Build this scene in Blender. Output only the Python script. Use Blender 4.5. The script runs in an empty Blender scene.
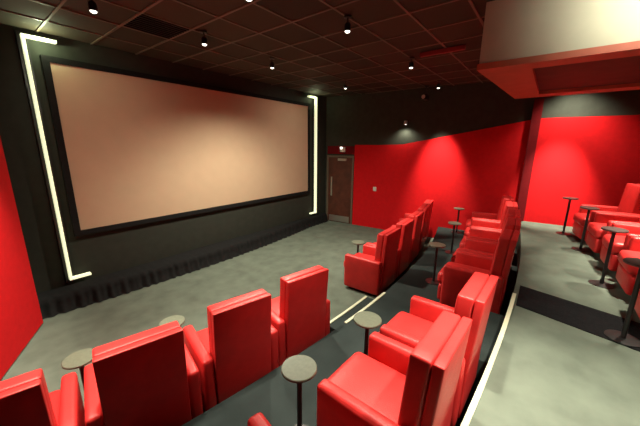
import bpy, bmesh, math, random
from mathutils import Vector, Matrix
random.seed(7)
S = bpy.context.scene
COL = S.collection

# ------------------------------------------------------------------ materials
def mat(name, col, rough=0.6, spec=0.4, metal=0.0, noise=0.0, nscale=30.0, bump=0.0, bscale=200.0, emit=None, estr=0.0, sheen=0.0):
    m = bpy.data.materials.new(name); m.use_nodes = True
    nt = m.node_tree; b = nt.nodes['Principled BSDF']
    b.inputs['Base Color'].default_value = (*col, 1)
    b.inputs['Roughness'].default_value = rough
    b.inputs['Specular IOR Level'].default_value = spec
    b.inputs['Metallic'].default_value = metal
    if sheen: b.inputs['Sheen Weight'].default_value = sheen
    tc = nt.nodes.new('ShaderNodeTexCoord')
    if noise:
        n = nt.nodes.new('ShaderNodeTexNoise'); n.inputs['Scale'].default_value = nscale; n.inputs['Detail'].default_value = 4
        nt.links.new(tc.outputs['Object'], n.inputs['Vector'])
        r = nt.nodes.new('ShaderNodeValToRGB')
        r.color_ramp.elements[0].position = 0.3; r.color_ramp.elements[1].position = 0.7
        r.color_ramp.elements[0].color = (*[c*(1-noise) for c in col], 1)
        r.color_ramp.elements[1].color = (*[min(1, c*(1+noise)) for c in col], 1)
        nt.links.new(n.outputs['Fac'], r.inputs['Fac']); nt.links.new(r.outputs['Color'], b.inputs['Base Color'])
    if bump:
        n2 = nt.nodes.new('ShaderNodeTexNoise'); n2.inputs['Scale'].default_value = bscale; n2.inputs['Detail'].default_value = 3
        nt.links.new(tc.outputs['Object'], n2.inputs['Vector'])
        bp = nt.nodes.new('ShaderNodeBump'); bp.inputs['Strength'].default_value = bump; bp.inputs['Distance'].default_value = 0.005
        nt.links.new(n2.outputs['Fac'], bp.inputs['Height']); nt.links.new(bp.outputs['Normal'], b.inputs['Normal'])
    if emit:
        b.inputs['Emission Color'].default_value = (*emit, 1); b.inputs['Emission Strength'].default_value = estr
    return m

M = {}
M['leather'] = mat('red_leather', (.56, .027, .026), .42, .35, noise=.08, nscale=9, bump=.25, bscale=160)
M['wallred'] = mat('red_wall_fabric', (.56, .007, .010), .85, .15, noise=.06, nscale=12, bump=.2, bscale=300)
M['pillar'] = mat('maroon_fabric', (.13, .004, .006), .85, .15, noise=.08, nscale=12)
M['black'] = mat('black_fabric', (.009, .009, .009), .9, .15, noise=.2, nscale=20, bump=.2, bscale=300)
M['blackwall'] = mat('charcoal_wall_paint', (.027, .030, .023), .85, .2, noise=.1, nscale=8)
M['upper'] = mat('dark_upper_wall', (.045, .05, .04), .9, .1, noise=.1, nscale=8)
M['carpet'] = mat('grey_carpet', (.115, .135, .108), .95, .1, noise=.16, nscale=4, bump=.5, bscale=350)
M['carpetmid'] = mat('slate_carpet', (.027, .035, .034), .95, .1, noise=.16, nscale=4, bump=.5, bscale=350)
M['blackstrip'] = mat('black_strip', (.008, .008, .009), .95, .1, noise=.3, nscale=30, bump=.5, bscale=350)
M['screen'] = mat('matte_screen_cloth', (.46, .335, .225), .9, .1, noise=.02, nscale=5)
M['grid'] = mat('ceiling_bar_metal', (.13, .10, .07), .5, .4, noise=.05, nscale=10)
M['led'] = mat('led_diffuser', (.8, .85, .7), .5, .3, emit=(.82, .86, .52), estr=1.0)
M['nosing'] = mat('step_nosing_led', (.5, .5, .38), .5, .3, emit=(.85, .85, .45), estr=.16)
M['blackmetal'] = mat('black_metal', (.012, .012, .012), .4, .5, noise=.1, nscale=20)
M['silver'] = mat('brushed_metal', (.45, .43, .38), .35, .5, metal=.8, noise=.05, nscale=60)
M['tabletop'] = mat('grey_laminate', (.11, .12, .085), .5, .4, noise=.1, nscale=40)
M['darktop'] = mat('dark_laminate', (.07, .045, .04), .45, .4, noise=.1, nscale=40)
M['door'] = mat('brown_door_wood', (.085, .024, .012), .55, .4, noise=.25, nscale=6)
M['bulk'] = mat('grey_painted_plaster', (.42, .43, .34), .85, .2, noise=.05, nscale=4)
M['soffit'] = mat('red_brown_soffit', (.36, .105, .065), .6, .3, noise=.08, nscale=6)
M['recess'] = mat('dark_brown_recess', (.055, .022, .014), .7, .3, noise=.2, nscale=5)
M['lamp'] = mat('lamp_lens', (.9, .9, .8), .4, .3, emit=(1, .95, .8), estr=3.0)
M['white'] = mat('white_plastic', (.7, .68, .6), .4, .4, noise=.03, nscale=30)
M['redlit'] = mat('red_lit_metal', (.22, .02, .02), .5, .4, noise=.05, nscale=30)  # red light falling on the ceiling trim, put into its base colour

def ceiling_mat():
    m = bpy.data.materials.new('brown_ceiling_tiles'); m.use_nodes = True
    nt = m.node_tree; b = nt.nodes['Principled BSDF']; b.inputs['Roughness'].default_value = .85
    tc = nt.nodes.new('ShaderNodeTexCoord')
    mp = nt.nodes.new('ShaderNodeVectorMath'); mp.operation = 'ADD'; mp.inputs[1].default_value = (-1.66+6, -3.87+6, 0)
    dv = nt.nodes.new('ShaderNodeVectorMath'); dv.operation = 'DIVIDE'; dv.inputs[1].default_value = (.6, .6, 100)
    fl = nt.nodes.new('ShaderNodeVectorMath'); fl.operation = 'FLOOR'
    wn = nt.nodes.new('ShaderNodeTexWhiteNoise'); wn.noise_dimensions = '3D'
    r = nt.nodes.new('ShaderNodeValToRGB')
    r.color_ramp.elements[0].color = (.022, .015, .007, 1); r.color_ramp.elements[1].color = (.046, .034, .019, 1)
    nt.links.new(tc.outputs['Object'], mp.inputs[0]); nt.links.new(mp.outputs[0], dv.inputs[0])
    nt.links.new(dv.outputs[0], fl.inputs[0]); nt.links.new(fl.outputs[0], wn.inputs['Vector'])
    nt.links.new(wn.outputs['Value'], r.inputs['Fac']); nt.links.new(r.outputs['Color'], b.inputs['Base Color'])
    return m
M['ceiling'] = ceiling_mat()

# ------------------------------------------------------------------ helpers
def link(name, bm, m, parent=None, smooth=False, angle=40):
    me = bpy.data.meshes.new(name)
    bmesh.ops.recalc_face_normals(bm, faces=bm.faces[:])
    bm.to_mesh(me); bm.free()
    me.materials.append(m)
    if smooth:
        for p in me.polygons: p.use_smooth = True
        try: me.set_sharp_from_angle(angle=math.radians(angle))
        except Exception: pass
    o = bpy.data.objects.new(name, me); COL.objects.link(o)
    if parent: o.parent = parent
    return o

def struct(name, bm, m, parent=None, **k):
    o = link(name, bm, m, parent, **k)
    if parent is None: o['kind'] = 'structure'
    return o

def tag(o, label, cat, group=None):
    o['label'] = label; o['category'] = cat
    if group: o['group'] = group
    return o

def thing(name, label, cat, loc=(0, 0, 0), rz=0, group=None):
    o = bpy.data.objects.new(name, None); COL.objects.link(o)
    o.empty_display_size = .1
    o.location = loc; o.rotation_euler = (0, 0, rz)
    return tag(o, label, cat, group)

def dup(root, loc, rz, label, group=None):
    r = root.copy(); COL.objects.link(r); r.location = loc; r.rotation_euler = (0, 0, rz)
    r['label'] = label
    if group: r['group'] = group
    for ch in list(root.children):
        c = ch.copy(); COL.objects.link(c); c.parent = r
        for g in list(ch.children):
            d = g.copy(); COL.objects.link(d); d.parent = c
    return r

def box(bm, x0, x1, y0, y1, z0, z1):
    vs = [bm.verts.new((x, y, z)) for x in (x0, x1) for y in (y0, y1) for z in (z0, z1)]
    for f in ((0, 1, 3, 2), (4, 6, 7, 5), (0, 4, 5, 1), (2, 3, 7, 6), (0, 2, 6, 4), (1, 5, 7, 3)):
        bm.faces.new([vs[i] for i in f])
    return vs

def prism(bm, pts, z0, z1):
    """vertical prism from a plan polygon; z0/z1 numbers or per-point lists"""
    n = len(pts)
    Z0 = z0 if isinstance(z0, (list, tuple)) else [z0]*n
    Z1 = z1 if isinstance(z1, (list, tuple)) else [z1]*n
    a = [bm.verts.new((p[0], p[1], z)) for p, z in zip(pts, Z0)]
    b = [bm.verts.new((p[0], p[1], z)) for p, z in zip(pts, Z1)]
    bm.faces.new(a); bm.faces.new(b)
    for i in range(n):
        j = (i+1) % n
        bm.faces.new([a[i], a[j], b[j], b[i]])

def strip_solid(bm, A, B, z0, z1):
    """solid between two polylines A and B of equal length (top and bottom as quads)"""
    n = len(A)
    va0 = [bm.verts.new((*p, z0)) for p in A]; va1 = [bm.verts.new((*p, z1)) for p in A]
    vb0 = [bm.verts.new((*p, z0)) for p in B]; vb1 = [bm.verts.new((*p, z1)) for p in B]
    for i in range(n-1):
        bm.faces.new([va1[i], va1[i+1], vb1[i+1], vb1[i]])
        bm.faces.new([va0[i], va0[i+1], vb0[i+1], vb0[i]])
        bm.faces.new([va0[i], va0[i+1], va1[i+1], va1[i]])
        bm.faces.new([vb0[i], vb0[i+1], vb1[i+1], vb1[i]])
    for k in (0, n-1):
        bm.faces.new([va0[k], va1[k], vb1[k], vb0[k]])

def soft_box(bm, x0, x1, y0, y1, z0, z1, r=.03, bulge=(0, 0, 0), shear=None, n=6):
    """rounded upholstered block; bulge puffs the faces of that axis"""
    c = Vector(((x0+x1)/2, (y0+y1)/2, (z0+z1)/2)); h = Vector(((x1-x0)/2, (y1-y0)/2, (z1-z0)/2))
    r = min(r, h.x*.98, h.y*.98, h.z*.98)
    def axis(hh):
        a = [-hh, -hh+.12*r, -hh+.42*r, -hh+r]
        b = [hh-r, hh-.42*r, hh-.12*r, hh]
        mid = [(-hh+r) + (2*(hh-r))*k/n for k in range(1, n)]
        return a+mid+b
    ax = [axis(h.x), axis(h.y), axis(h.z)]
    N = [len(a) for a in ax]
    cache = {}
    def V(i, j, k):
        key = (i, j, k)
        if key in cache: return cache[key]
        p = Vector((ax[0][i], ax[1][j], ax[2][k]))
        u = Vector((p.x/h.x, p.y/h.y, p.z/h.z))
        q = Vector([max(-(h[a]-r), min(h[a]-r, p[a])) for a in range(3)])
        d = p-q
        if d.length > 1e-9: p = q + d.normalized()*r
        for a in range(3):
            if bulge[a]:
                b_, c_ = (a+1) % 3, (a+2) % 3
                p[a] += bulge[a]*u[a]*(1-u[b_]**2)*(1-u[c_]**2)
        p += c
        if shear: p = shear(p)
        v = bm.verts.new(p); cache[key] = v
        return v
    for a in range(3):
        b_, c_ = (a+1) % 3, (a+2) % 3
        for e in (0, N[a]-1):
            for i in range(N[b_]-1):
                for j in range(N[c_]-1):
                    q = []
                    for di, dj in ((0, 0), (1, 0), (1, 1), (0, 1)):
                        idx = [0, 0, 0]; idx[a] = e; idx[b_] = i+di; idx[c_] = j+dj
                        q.append(V(*idx))
                    bm.faces.new(q)

def lathe(bm, prof, seg=28, cx=0, cy=0):
    rings = []
    for r, z in prof:
        if r < 1e-6: rings.append([bm.verts.new((cx, cy, z))])
        else: rings.append([bm.verts.new((cx+r*math.cos(2*math.pi*k/seg), cy+r*math.sin(2*math.pi*k/seg), z)) for k in range(seg)])
    for a, b in zip(rings, rings[1:]):
        for k in range(seg):
            l = (k+1) % seg
            if len(a) == 1 and len(b) == 1: continue
            if len(a) == 1: bm.faces.new([a[0], b[k], b[l]])
            elif len(b) == 1: bm.faces.new([a[k], a[l], b[0]])
            else: bm.faces.new([a[k], a[l], b[l], b[k]])

def B(): return bmesh.new()

# ------------------------------------------------------------------ plan of the room
CX = 3.86
def arc(y0, x): return y0 + (.016 if y0 in (E2, E2+.001, E2+.24, E2+.235) else .03)*(x-CX)**2
def far_x(y): return 7.62 + .10*(4.64-y)
def left_x(y): return -1.10 if y < 2.0 else -1.10 + (y-2.0)*(1.54/3.15)
Z1, Z2, CEIL = .325, .75, 3.85
YS, YR = 5.63, -2.3          # screen wall and rear wall
E1, E2 = 1.62, .11           # arcs of the two platform edges

def edge(y0, n=40):
    pts = []
    for k in range(n+1):
        t = k/n
        x = -1.1 + t*(far_x(1)+1.1)
        for _ in range(4):
            y = arc(y0, x); x = left_x(y) + t*(far_x(y)-left_x(y))
        pts.append((x, y))
    return pts
def at_y(y, n=40):
    return [(left_x(y)+k/n*(far_x(y)-left_x(y)), y) for k in range(n+1)]

# floor and platforms
bm = B(); box(bm, -1.3, 8.6, YR-.1, YS+.1, -.12, 0); struct('floor', bm, M['carpet'])
bm = B(); strip_solid(bm, edge(E1), edge(E2), 0, Z1); struct('platform', bm, M['carpetmid'])
bm = B(); strip_solid(bm, edge(E2), at_y(YR), 0, Z2); struct('platform', bm, M['carpet'])
# ceiling
bm = B(); box(bm, -1.3, 8.6, YR-.1, YS+.1, CEIL, CEIL+.1); struct('ceiling', bm, M['ceiling'])
bm = B()
x = 1.66-.6*4
while x < 8.2:
    box(bm, x-.013, x+.013, YR, YS, CEIL-.012, CEIL); x += .6
y = 3.87-.6*10
while y < YS:
    if y > YR: box(bm, left_x(y)+.05, far_x(y)-.02, y-.013, y+.013, CEIL-.0121, CEIL)
    y += .6
struct('ceiling_grid', bm, M['grid'])

# walls
bm = B()
prism(bm, [(.44, 5.15), (-1.10, 2.0), (-1.22, 2.0), (.32, 5.2)], 0, CEIL)
prism(bm, [(-1.10, 2.0), (-1.10, YR), (-1.22, YR), (-1.22, 2.0)], 0, CEIL)
prism(bm, [(.44, 5.15), (.32, 5.2), (.30, YS), (.42, YS)], 0, CEIL)
wl = struct('wall_left', bm, M['black'])
bm = B()
ux, uy = 1.54/3.507, 3.15/3.507
def lw(t, off):
    return (-1.10+ux*t + uy*off, 2.0+uy*t - ux*off)
prism(bm, [lw(0.02, .001), lw(3.5, .001), lw(3.5, .03), lw(0.02, .03)], .02, 3.0)
link('fabric_panel', bm, M['wallred'], wl)
bm = B()
prism(bm, [(far_x(YS), YS), (far_x(YS)+.12, YS), (far_x(YR)+.12, YR), (far_x(YR), YR)], 0, CEIL)
wf = struct('wall_far', bm, M['upper'])
# red fabric covering of the far wall, its upper edge climbs with the rake
def fw(y, off=0): return (far_x(y)-off, y-off*.1)
bm = B()
ys = [4.62, 3.9, 3.2, 2.4, 1.6, .8, .3, -.25, -1.2, YR+.02]
def red_top(y): return 2.44 if y > 3.3 else (3.02 if y < .3 else 2.44 + (3.3-y)/3.0*.58)
vb = []
for y in ys:
    (xa, ya), (xb, yb) = fw(y, .001), fw(y, .03)
    vb.append([bm.verts.new(p) for p in ((xa, ya, .0), (xa, ya, red_top(y)), (xb, yb, red_top(y)), (xb, yb, .0))])
for a, b in zip(vb, vb[1:]):
    for k in range(4): bm.faces.new([a[k], a[(k+1) % 4], b[(k+1) % 4], b[k]])
bm.faces.new(vb[0]); bm.faces.new(vb[-1])
link('fabric_panel', bm, M['wallred'], wf)
# strip of red over the door and behind
bm = B()
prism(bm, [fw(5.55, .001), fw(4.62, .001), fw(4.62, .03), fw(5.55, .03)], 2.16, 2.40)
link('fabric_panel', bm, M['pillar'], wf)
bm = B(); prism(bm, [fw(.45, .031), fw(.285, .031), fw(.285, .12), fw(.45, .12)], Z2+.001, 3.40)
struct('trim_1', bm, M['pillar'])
bm = B(); box(bm, .30, 7.52, YS, YS+.12, 0, CEIL); struct('wall_front', bm, M['blackwall'])
bm = B(); box(bm, -1.2, 8.5, YR-.12, YR, 0, CEIL); struct('wall_rear', bm, M['wallred'])

# ceiling bulkhead over the rear row
def byl(x): return .74 - .07*(x-3.68)/2.4*2
bm = B(); prism(bm, [(3.68, byl(3.68)), (6.10, byl(6.1)), (6.10, YR), (3.68, YR)], 3.26, CEIL-.014)
bk = struct('bulkhead', bm, M['bulk'])
bm = B()
prism(bm, [(3.665, byl(3.68)+.015), (6.115, byl(6.1)+.015), (6.115, .28), (3.665, .28)], 3.20, 3.26)
prism(bm, [(3.665, .28), (3.93, .28), (3.93, YR+.01), (3.665, YR+.01)], 3.20, 3.26)
prism(bm, [(5.80, .28), (6.115, .28), (6.115, YR+.01), (5.80, YR+.01)], 3.20, 3.26)
link('soffit_frame', bm, M['soffit'], bk)
bm = B(); box(bm, 3.93, 5.80, YR+.01, .28, 3.245, 3.2599); link('recess_panel', bm, M['recess'], bk)

# door in the far wall
bm = B(); prism(bm, [fw(5.50, .001), fw(4.68, .001), fw(4.68, .035), fw(5.50, .035)], .01, 2.06)
dr = struct('door_1', bm, M['door'])
bm = B()
for a, b in ((5.56, 5.50), (4.68, 4.63)):
    prism(bm, [fw(a, .001), fw(b, .001), fw(b, .05), fw(a, .05)], 0.0, 2.12)
prism(bm, [fw(5.50, .001), fw(4.68, .001), fw(4.68, .05), fw(5.50, .05)], 2.06, 2.12)
link('door_frame', bm, M['grid'], dr)
bm = B(); prism(bm, [fw(5.40, .036), fw(5.36, .036), fw(5.36, .06), fw(5.40, .06)], .85, 1.45); link('pull_handle', bm, M['silver'], dr)
bm = B(); prism(bm, [fw(5.46, .036), fw(4.74, .036), fw(4.74, .042), fw(5.46, .042)], .03, .22); link('kick_plate', bm, M['silver'], dr)
bm = B(); prism(bm, [fw(5.15, .036), fw(4.86, .036), fw(4.86, .09), fw(5.15, .09)], 1.96, 2.03); link('door_closer', bm, M['silver'], dr)

# ------------------------------------------------------------------ screen, LED brackets, stage
sc = thing('cinema_screen', 'large wide blank beige projection screen on the black front wall', 'screen', (0, YS, 0))
bm = B(); box(bm, 1.13, 6.58, -.045, -.03, 1.09, 3.48); link('screen_cloth', bm, M['screen'], sc)
bm = B()
for a in ((1.05, 1.13, 1.01, 3.56), (6.58, 6.66, 1.01, 3.56)): box(bm, a[0], a[1], -.06, -.001, a[2], a[3])
box(bm, 1.13, 6.58, -.06, -.001, 1.01, 1.09); box(bm, 1.13, 6.58, -.06, -.001, 3.48, 3.56)
link('frame', bm, M['black'], sc)

def bracket(x, sgn, label):
    t = thing('led_bracket', label, 'light strip', (x, YS, 0), 0, 'light brackets beside the screen')
    bm = B()
    box(bm, -.05, .05, -.04, -.001, .31, 3.80)
    link('mounting_channel', bm, M['blackmetal'], t)
    bm = B(); box(bm, -.016, .016, -.12, -.0405, .36, 3.76); link('light_strip', bm, M['led'], t)
    bm = B(); box(bm, *sorted((sgn*.023, sgn*.33)), -.12, -.0405, 3.725, 3.76); link('light_strip', bm, M['led'], t)
    bm = B(); box(bm, *sorted((sgn*.023, sgn*.25)), -.12, -.0405, .36, .39); link('light_strip', bm, M['led'], t)
    return t
bracket(.90, 1, 'tall glowing light strip bracket left of the screen')
bracket(6.90, -1, 'tall glowing light strip bracket right of the screen, beside the brown door')

# stage with gathered black cloth
def stage_y(x): return min(5.48, 5.20 + .022*(x-2.9)**2)
bm = B()
xs = [.5+k*.1 for k in range(70)]
A = [(x, stage_y(x)+.03) for x in xs]; Bk = [(x, YS-.062) for x in xs]
strip_solid(bm, A, Bk, 0, .25)
st = struct('stage', bm, M['black'])
bm = B()
nx = 560
rows = []
for k in range(nx+1):
    x = .45 + 6.95*k/nx
    w = .5+.5*math.sin(x*2.1+1.0)
    fold = .012*math.sin(x*38+2*math.sin(x*3.1)) + .008*math.sin(x*61+1.3*math.sin(x*5))
    y0 = stage_y(x)
    sag = .05*math.sin(x*1.7+.4)
    cs = [(YS-.075, .275+.01*w), (5.54+.01*w, .272+.02*sag), (y0+.05, .268+fold*.3), (y0+.005+fold*.3, .24), (y0-.01+fold*.8, .17), (y0-.035+fold*1.6, .02), (y0-.075+fold*1.2, .006)]
    rows.append([bm.verts.new((x, a, max(b, .004))) for a, b in cs])
for a, b in zip(rows, rows[1:]):
    for k in range(len(a)-1): bm.faces.new([a[k], b[k], b[k+1], a[k+1]])
cl = link('stage_cloth', bm, M['black'], None, smooth=True, angle=80)
tag(cl, 'black cloth draped in folds over the low stage under the screen', 'cloth')

# ------------------------------------------------------------------ step lights and steps in the aisle
AX0, AX1 = 2.66, 3.62
def xs_between(a, b, n): return [a+(b-a)*k/n for k in range(n+1)]
def nosing(name, label, y0, z, a, b, w=.03, n=12, off=0.0):
    bm = B(); X = xs_between(a, b, n)
    strip_solid(bm, [(x, arc(y0, x)+.004) for x in X], [(x, arc(y0, x)-w) for x in X], z+.001, z+.012)
    o = link(name, bm, M['nosing'])
    return tag(o, label, 'step light', 'glowing step edges')
X = xs_between(AX0, AX1, 10)
bm = B(); strip_solid(bm, [(x, arc(E1+.30, x)) for x in X], [(x, arc(E1+.001, x)) for x in X], .001, Z1/2)
struct('aisle_step', bm, M['carpetmid'])
bm = B(); strip_solid(bm, [(x, arc(E2+.24, x)) for x in X], [(x, arc(E2+.001, x)) for x in X], Z1+.001, (Z1+Z2)/2)
struct('aisle_step', bm, M['carpetmid'])
nosing('step_light', 'pale glowing strip on the lower step in front of the aisle', E1+.295, Z1/2, AX0, AX1)
nosing('step_light', 'pale glowing strip on the upper step edge in front of the aisle', E1, Z1, AX0-.02, AX1)
nosing('step_light', 'pale strip on the step between the middle row and rear platform', E2+.235, (Z1+Z2)/2, AX0, AX1)
nosing('step_light', 'long pale glowing edge strip of the rear platform behind the middle row', E2, Z2, -.9, 3.80, .032, 40)

bm = B(); box(bm, 3.257, 3.86, -1.0, .06, Z2+.001, Z2+.008)  # flat black strip laid across the rear platform
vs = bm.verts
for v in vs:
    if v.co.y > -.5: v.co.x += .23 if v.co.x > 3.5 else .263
tag(link('floor_strip', bm, M['blackstrip']), 'black strip crossing the grey rear platform', 'carpet')

# ------------------------------------------------------------------ chairs
def lean(p):
    q = p.copy(); q.y += .05*(1-max(0, p.z-.35)/.7) if p.z > .35 else .05
    return q
def make_chair(label, loc, rz, group):
    t = thing('cinema_armchair', label, 'chair', loc, rz, group)
    bm = B(); box(bm, -.31, .31, .14, .64, 0, .06); link('base', bm, M['blackmetal'], t)
    for s in (-1, 1):
        bm = B(); soft_box(bm, *sorted((s*.272, s*.369)), .06, .71, .05, .615, .028, bulge=(.004, .004, .008))
        link('arm', bm, M['leather'], t, smooth=True, angle=60)
    bm = B(); soft_box(bm, -.268, .268, .17, .80, .30, .46, .05, bulge=(0, .01, .018)); link('seat', bm, M['leather'], t, smooth=True, angle=60)
    bm = B(); soft_box(bm, -.266, .266, .69, .775, .07, .297, .03, bulge=(0, .012, 0)); link('footrest', bm, M['leather'], t, smooth=True, angle=60)
    bm = B(); soft_box(bm, -.268, .268, .062, .175, .40, 1.06, .018, bulge=(0, .02, .003), shear=lean)
    link('backrest', bm, M['leather'], t, smooth=True, angle=60)
    bm = B(); soft_box(bm, -.269, .269, 0, .058, .07, 1.06, .010, bulge=(0, .004, .002), shear=lean)
    link('back_shell', bm, M['leather'], t, smooth=True, angle=60)
    return t

ORD = ['first', 'second', 'third', 'fourth', 'fifth', 'sixth', 'seventh']
proto = None
def chair(x, y, z, rz, label, group):
    global proto
    loc = (x, y, z)
    if proto is None:
        proto = make_chair(label, loc, rz, group); return proto
    return dup(proto, loc, rz, label, group)
G1, G2, G3 = 'front row chairs', 'middle row chairs', 'rear row chairs'
front_near = [(-.14, 2.17, -.22, 'red leather armchair cut off at the bottom left corner, front row'),
              (.62, 2.02, -.23, 'red front row armchair seen from behind, between two small tables, second from left corner'),
              (1.39, 1.90, -.23, 'red front row armchair seen from behind, second left of the lit aisle steps'),
              (2.18, 1.82, -.21, 'red front row armchair seen from behind, right beside the lit aisle steps')]
for x, y, rz, l in front_near: chair(x, y, 0, rz, l, G1)
P = .775
for k in range(5):
    x = 4.29+k*P
    chair(x, arc(1.80, x), 0, .05*(x-CX), ['red front row armchair nearest beyond the aisle steps, its side facing us',
          'red front row armchair, second beyond the aisle steps', 'red front row armchair, third beyond the aisle steps',
          'red front row armchair, fourth beyond the aisle steps', 'red front row armchair at the far end, nearest the red wall'][k], G1)
for x, l in ((.37, 'red middle row armchair cut off by the bottom edge, nearest to us'), (1.545, 'large red middle row armchair in the foreground with wide bright seat'),
             (2.335, 'red middle row armchair beside the aisle, just beyond the large foreground one')):
    chair(x, {1.545: .235, 2.335: .195}.get(x, .47), Z1, -.03 if x > 1 else -.2, l, G2)
for k in range(5):
    x = 4.05+k*.78
    chair(x, arc(.16, x), Z1, .05*(x-CX), ['red middle row armchair nearest beyond the aisle, showing its dark side', 'red middle row armchair, second beyond the aisle',
          'red middle row armchair, third beyond the aisle', 'red middle row armchair, fourth beyond the aisle',
          'red middle row armchair at the far end, nearest the red wall'][k], G2)
R3 = [7.12, 6.31, 5.50, 4.69, 3.88]
for k, x in enumerate(R3):
    y = arc(-1.66, x)
    chair(x, y, Z2, .05*(x-CX), ['red rear row armchair farthest away, closest to the red far wall', 'red rear row armchair, second from the far wall',
          'red rear row armchair, third from the far wall', 'red rear row armchair, fourth from the far wall', 'red rear row armchair nearest to us at the right edge'][k], G3)

# ------------------------------------------------------------------ small round tables
def make_table(label, loc, group, top='tabletop', h=0):
    t = thing('side_table', label, 'table', loc, 0, group)
    bm = B(); lathe(bm, [(0, .598+h), (.115, .598+h), (.121, .603+h), (.121, .615+h), (.117, .62+h), (0, .62+h)], 40); link('table_top', bm, M[top], t, smooth=True, angle=30)
    bm = B(); lathe(bm, [(0, .012), (.02, .012), (.018, .05), (.018, .58+h), (.06, .597+h), (0, .597+h)], 20); link('pole', bm, M['blackmetal'], t, smooth=True, angle=40)
    bm = B(); lathe(bm, [(0, 0), (.12, 0), (.12, .008), (.05, .014), (0, .014)], 32); link('foot_plate', bm, M['blackmetal'], t, smooth=True, angle=30)
    return t
tproto = rproto = None
def table(x, y, z, label, group):
    global tproto, rproto
    if group == T3:
        if rproto is None: rproto = make_table(label, (x, y, z), group, 'darktop', .10); return rproto
        return dup(rproto, (x, y, z), 0, label, group)
    if tproto is None: tproto = make_table(label, (x, y, z), group); return tproto
    return dup(tproto, (x, y, z), 0, label, group)
T1, T2, T3 = 'front row side tables', 'middle row side tables', 'rear row side tables'
table(.43, 2.92, 0, 'round pale side table in front row, nearest the left corner', T1)
table(1.17, 2.83, 0, 'round side table in front row, peeking over a chair back near the photo centre left', T1)
table(4.62, 2.66, 0, 'small round side table in front row beyond the aisle', T1)
table(1.24, 1.13, Z1, 'round grey side table standing left of the large foreground armchair', T2)
table(2.03, 1.045, Z1, 'round grey side table near the lit aisle steps, beyond the foreground armchair', T2)
for k in range(3):
    x = 4.44+k*1.56
    table(x, arc(1.16, x), Z1, ['round side table in middle row, nearest beyond the aisle', 'round side table in middle row, second beyond the aisle',
          'round side table in middle row, closest to the far wall'][k], T2)
for k, (x, y) in enumerate(((7.30, -.42), (6.30, -.62), (4.78, -.73), (3.44, -.74))):
    table(x, y, Z2 + (.0081 if k == 3 else 0), ['black stemmed side table in rear row, closest to the far wall', 'black stemmed side table in rear row, second from the far wall',
          'black stemmed side table in rear row, third from the far wall', 'black stemmed side table at the right edge, nearest of the rear row'][k], T3)

# ------------------------------------------------------------------ ceiling fittings
def make_spot(label, loc):
    t = thing('ceiling_spotlight', label, 'ceiling lamp', loc, 0, 'ceiling spotlights')
    bm = B(); lathe(bm, [(0, 0), (.045, 0), (.045, -.015), (0, -.015)], 20); link('mount', bm, M['blackmetal'], t, smooth=True, angle=30)
    bm = B(); lathe(bm, [(0, -.0151), (.008, -.0151), (.008, -.07), (0, -.07)], 10); link('stem', bm, M['blackmetal'], t, smooth=True)
    bm = B(); lathe(bm, [(0, -.07), (.03, -.07), (.038, -.085), (.038, -.152), (.033, -.152), (.031, -.14), (0, -.14)], 24); link('housing', bm, M['blackmetal'], t, smooth=True, angle=30)
    bm = B(); lathe(bm, [(0, -.1401), (.030, -.1401), (.029, -.158), (.016, -.167), (0, -.169)], 20); link('lens', bm, M['lamp'], t, smooth=True)
    return t
sproto = None
def spot_fixture(x, y, label, z=CEIL-.0125):
    global sproto
    if sproto is None: sproto = make_spot(label, (x, y, z)); return sproto
    return dup(sproto, (x, y, z), 0, label)

WARM = (1.0, .93, .74)
def pt(x, y, z, e, r=.02, col=(.85, 1, .6)):
    l = bpy.data.lights.new('led_glow', 'POINT'); l.energy = e; l.shadow_soft_size = r; l.color = col
    o = bpy.data.objects.new('led_glow', l); COL.objects.link(o); o.location = (x, y, z)

def spot(x, y, z, tx, ty, tz, e, ang=100, blend=1.0, r=.06, col=WARM):
    l = bpy.data.lights.new('lamp_light', 'SPOT'); l.energy = e; l.spot_size = math.radians(ang); l.spot_blend = blend
    l.shadow_soft_size = r; l.color = col
    o = bpy.data.objects.new('lamp_light', l); COL.objects.link(o); o.location = (x, y, z)
    o.rotation_euler = (Vector((tx, ty, tz))-Vector((x, y, z))).to_track_quat('-Z', 'Y').to_euler()
    return o

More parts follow.
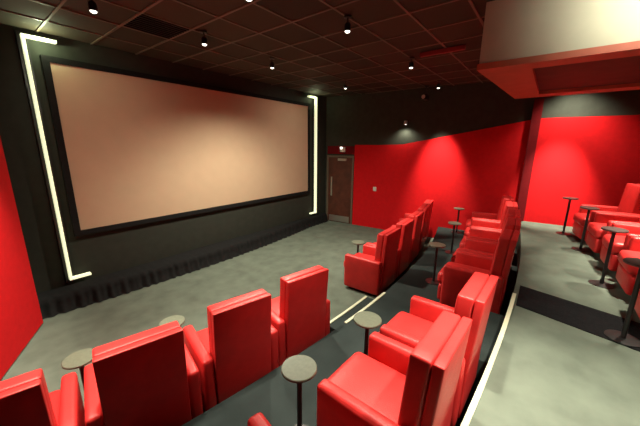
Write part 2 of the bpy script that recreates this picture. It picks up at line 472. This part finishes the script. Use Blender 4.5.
LZ = CEIL-.20
K = 1.0
lamps = [
 # x, y, energy, cone, aim, label
 (1.18, 3.80, 55, 100, (1.7, 5.6, 2.3), 'small ceiling spotlight nearest the left light bracket'),
 (2.38, 3.80, 210, 120, (3.1, 3.7, 0), 'small ceiling spotlight above the left half of the screen'),
 (3.72, 3.95, 780, 160, (3.8, 3.5, 0), 'small ceiling spotlight above the middle of the screen'),
 (5.95, 3.92, 75, 120, (5.6, 5.6, 1.8), 'small ceiling spotlight above the right end of the screen'),
 (3.12, 2.05, 20, 60, (3.12, 2.3, 0), 'small ceiling spotlight over the aisle steps'),
 (5.08, 2.05, 330, 58, (5.3, 2.5, 0), 'small ceiling spotlight over the far half of the front row'),
 (.42, 3.60, 1150, 56, (-.14, 4.08, 2.0), 'ceiling spotlight beside the left red wall, above the frame'),
 (.20, 2.72, 620, 52, (.2, 2.72, 0), 'ceiling spotlight over the corner of the front row, above the frame'),
 (.75, 2.45, 400, 62, (.75, 2.5, 0), 'ceiling spotlight over the near front row, above the frame'),
 (1.95, 2.35, 420, 62, (1.9, 2.4, 0), 'ceiling spotlight over the near front row by the aisle, above the frame'),
 (2.05, .85, 620, 58, (1.85, .75, 0), 'ceiling spotlight over the foreground armchair, above the frame'),
 (1.80, -.60, 1350, 68, (1.9, -.55, 0), 'ceiling spotlight over the near rear platform, above the frame'),
 (4.75, .62, 620, 38, (4.8, .58, 0), 'small ceiling spotlight over the far half of the middle row'),
 (6.35, .78, 620, 38, (6.4, .74, 0), 'small ceiling spotlight over the far end of the middle row'),
 (7.10, 2.20, 1000, 44, (7.86, 2.2, 1.35), 'small ceiling spotlight close to the far wall'),
 (6.75, -.95, 480, 56, (6.7, -1.0, 0), 'added unseen spotlight behind the bulkhead over the far end of the rear row'),  # extra lamp put in to brighten the far rear seats
 (7.50, -.24, 190, 105, (8.08, -.24, 2.6), 'ceiling spotlight behind the bulkhead by the far wall'),
]
for x, y, e, a, t, l in lamps:
    spot_fixture(x, y, l)
    spot(x, y, LZ, *t, e*K, a)
spot(7.10, -.16, LZ, 8.05, -.16, 1.3, 1300, 42)
spot_fixture(7.10, -.16, 'ceiling spotlight behind the bulkhead aimed at the red far wall')
pt(1.08, YS-.19, 3.70, 9); pt(6.75, YS-.17, 3.72, 3)
spot_fixture(2.95, -.60, 'ceiling spotlight washing the grey bulkhead face, above the frame')
spot(2.95, -.60, LZ, 3.68, -.55, 3.66, 120*K, 120)
# bulkhead underside lamp for the rear aisle; nearer one added to brighten the row
for x, e, l in ((5.40, 560, 'spotlight under the dark bulkhead recess over the rear row'), (4.25, 420, 'added unseen spotlight under the near end of the bulkhead recess over the rear row')):
    dup(sproto, (x, -1.14, 3.2445), 0, l)
    spot(x, -1.14, 3.2445-.20, x, -1.0, 0, e*K, 66)
# small wall lamp above the red wall
wlp = thing('wall_lamp', 'small wall lamp on the black upper far wall above the red fabric', 'wall lamp', (far_x(3.13), 3.13, 3.02), math.pi+.1)
bm = B(); box(bm, .0005, .03, -.05, .05, -.05, .05); link('wall_plate', bm, M['blackmetal'], wlp)
bm = B(); box(bm, .03, .12, -.015, .015, -.01, .01); link('bracket_arm', bm, M['blackmetal'], wlp)
bm = B(); lathe(bm, [(0, .04), (.04, .04), (.05, -.05), (.042, -.05), (.036, .0), (0, .0)], 20, .14, 0); link('shade', bm, M['silver'], wlp, smooth=True, angle=30)
bm = B(); lathe(bm, [(0, -.001), (.03, -.02), (.025, -.05), (0, -.065)], 16, .14, 0); link('bulb', bm, M['lamp'], wlp, smooth=True)
spot(far_x(3.13)-.16, 3.13, 2.92, far_x(3.1)-.1, 3.1, 0, 30*K, 140, .8, .04)

# projector-like camera bracket high by the far wall
cm = thing('security_camera', 'small dark camera on a bracket hanging from the ceiling near the far wall', 'camera', (7.55, 2.62, CEIL-.013))
bm = B(); lathe(bm, [(0, 0), (.05, 0), (.05, -.02), (.012, -.02), (.012, -.2), (0, -.2)], 16); link('bracket', bm, M['blackmetal'], cm, smooth=True, angle=30)
bm = B(); soft_box(bm, -.16, .08, -.06, .06, -.32, -.2, .02); link('housing', bm, M['blackmetal'], cm, smooth=True)
bm = B()
lathe(bm, [(0, 0), (.042, 0), (.048, .012), (.036, .02), (0, .012)], 20)
bmesh.ops.rotate(bm, verts=bm.verts[:], cent=(0, 0, 0), matrix=Matrix.Rotation(-math.pi/2, 3, 'Y'))
bmesh.ops.translate(bm, verts=bm.verts[:], vec=(-.161, 0, -.26)); link('lens', bm, M['silver'], cm, smooth=True, angle=40)

# dark square vent tile and batten coloured as red-lit in the ceiling grid
vt = thing('ceiling_vent', 'dark square air vent tile in the ceiling above the left of the screen', 'vent', (1.96, 4.17, CEIL))
bm = B(); box(bm, -.286, .286, -.286, .286, -.004, -.0005); link('backing_plate', bm, M['blackmetal'], vt)
bm = B()
for k in range(9): box(bm, -.28, .28, -.27+k*.064, -.25+k*.064, -.014, -.0041)
link('louvre', bm, M['black'], vt)
bt = B(); box(bt, 4.90, 4.96, 1.20, 1.85, CEIL-.07, CEIL-.0126)
tag(link('ceiling_batten', bt, M['redlit']), 'short batten, red light put into its colour, under the brown ceiling near the bulkhead', 'ceiling batten')

# twin emergency lamp above the door, wall switch
em = thing('emergency_light', 'tiny twin head emergency light above the brown door', 'emergency light', (far_x(5.0)-.031, 5.0, 2.27), math.pi+.1)
bm = B(); box(bm, .0, .05, -.08, .08, -.04, .04); link('case', bm, M['white'], em)
for s in (-1, 1):
    bm = B(); lathe(bm, [(0, .041), (.03, .041), (.04, .09), (.03, .10), (0, .105)], 14, .025, s*.055); link('lamp_head', bm, M['lamp'] if s < 0 else M['white'], em, smooth=True, angle=40)
bm = B(); prism(bm, [fw(3.98, .0305), fw(3.88, .0305), fw(3.88, .045), fw(3.98, .045)], 1.12, 1.24)
tag(link('wall_switch', bm, M['white']), 'small pale switch plate on the red far wall right of the door', 'switch')

# ------------------------------------------------------------------ world, camera
w = bpy.data.worlds.new('World'); S.world = w; w.use_nodes = True
w.node_tree.nodes['Background'].inputs[0].default_value = (.9, .8, .7, 1)
w.node_tree.nodes['Background'].inputs[1].default_value = .0

f, pcx, pcy = 290., 320., 213.
Xv = Vector((552-pcx, 148-pcy, f)).normalized()
D = Vector((305-pcx, 1485-pcy, f)).normalized(); D = (D - Xv*D.dot(Xv)).normalized(); Zv = -D
Yv = Zv.cross(Xv)
if Yv.x > 0: Yv = -Yv
Rm = Matrix((Xv, Yv, Zv))           # world <- image (right, down, forward)
right, down, fwd = Rm.col[0], Rm.col[1], Rm.col[2]
mw = Matrix((right, -down, -fwd)).transposed().to_4x4()
mw.translation = Vector((0, 0, 2.4))
cd = bpy.data.cameras.new('camera'); co = bpy.data.objects.new('camera', cd); COL.objects.link(co)
co.matrix_world = mw
cd.sensor_width = 36; cd.sensor_fit = 'HORIZONTAL'; cd.lens = f/640*36; cd.clip_start = .02
S.camera = co
S.view_settings.view_transform = 'Standard'; S.view_settings.look = 'None'
S.view_settings.gamma = 1; S.view_settings.use_curve_mapping = False
S.view_settings.exposure = 0
S.cycles.max_bounces = 10; S.cycles.diffuse_bounces = 5
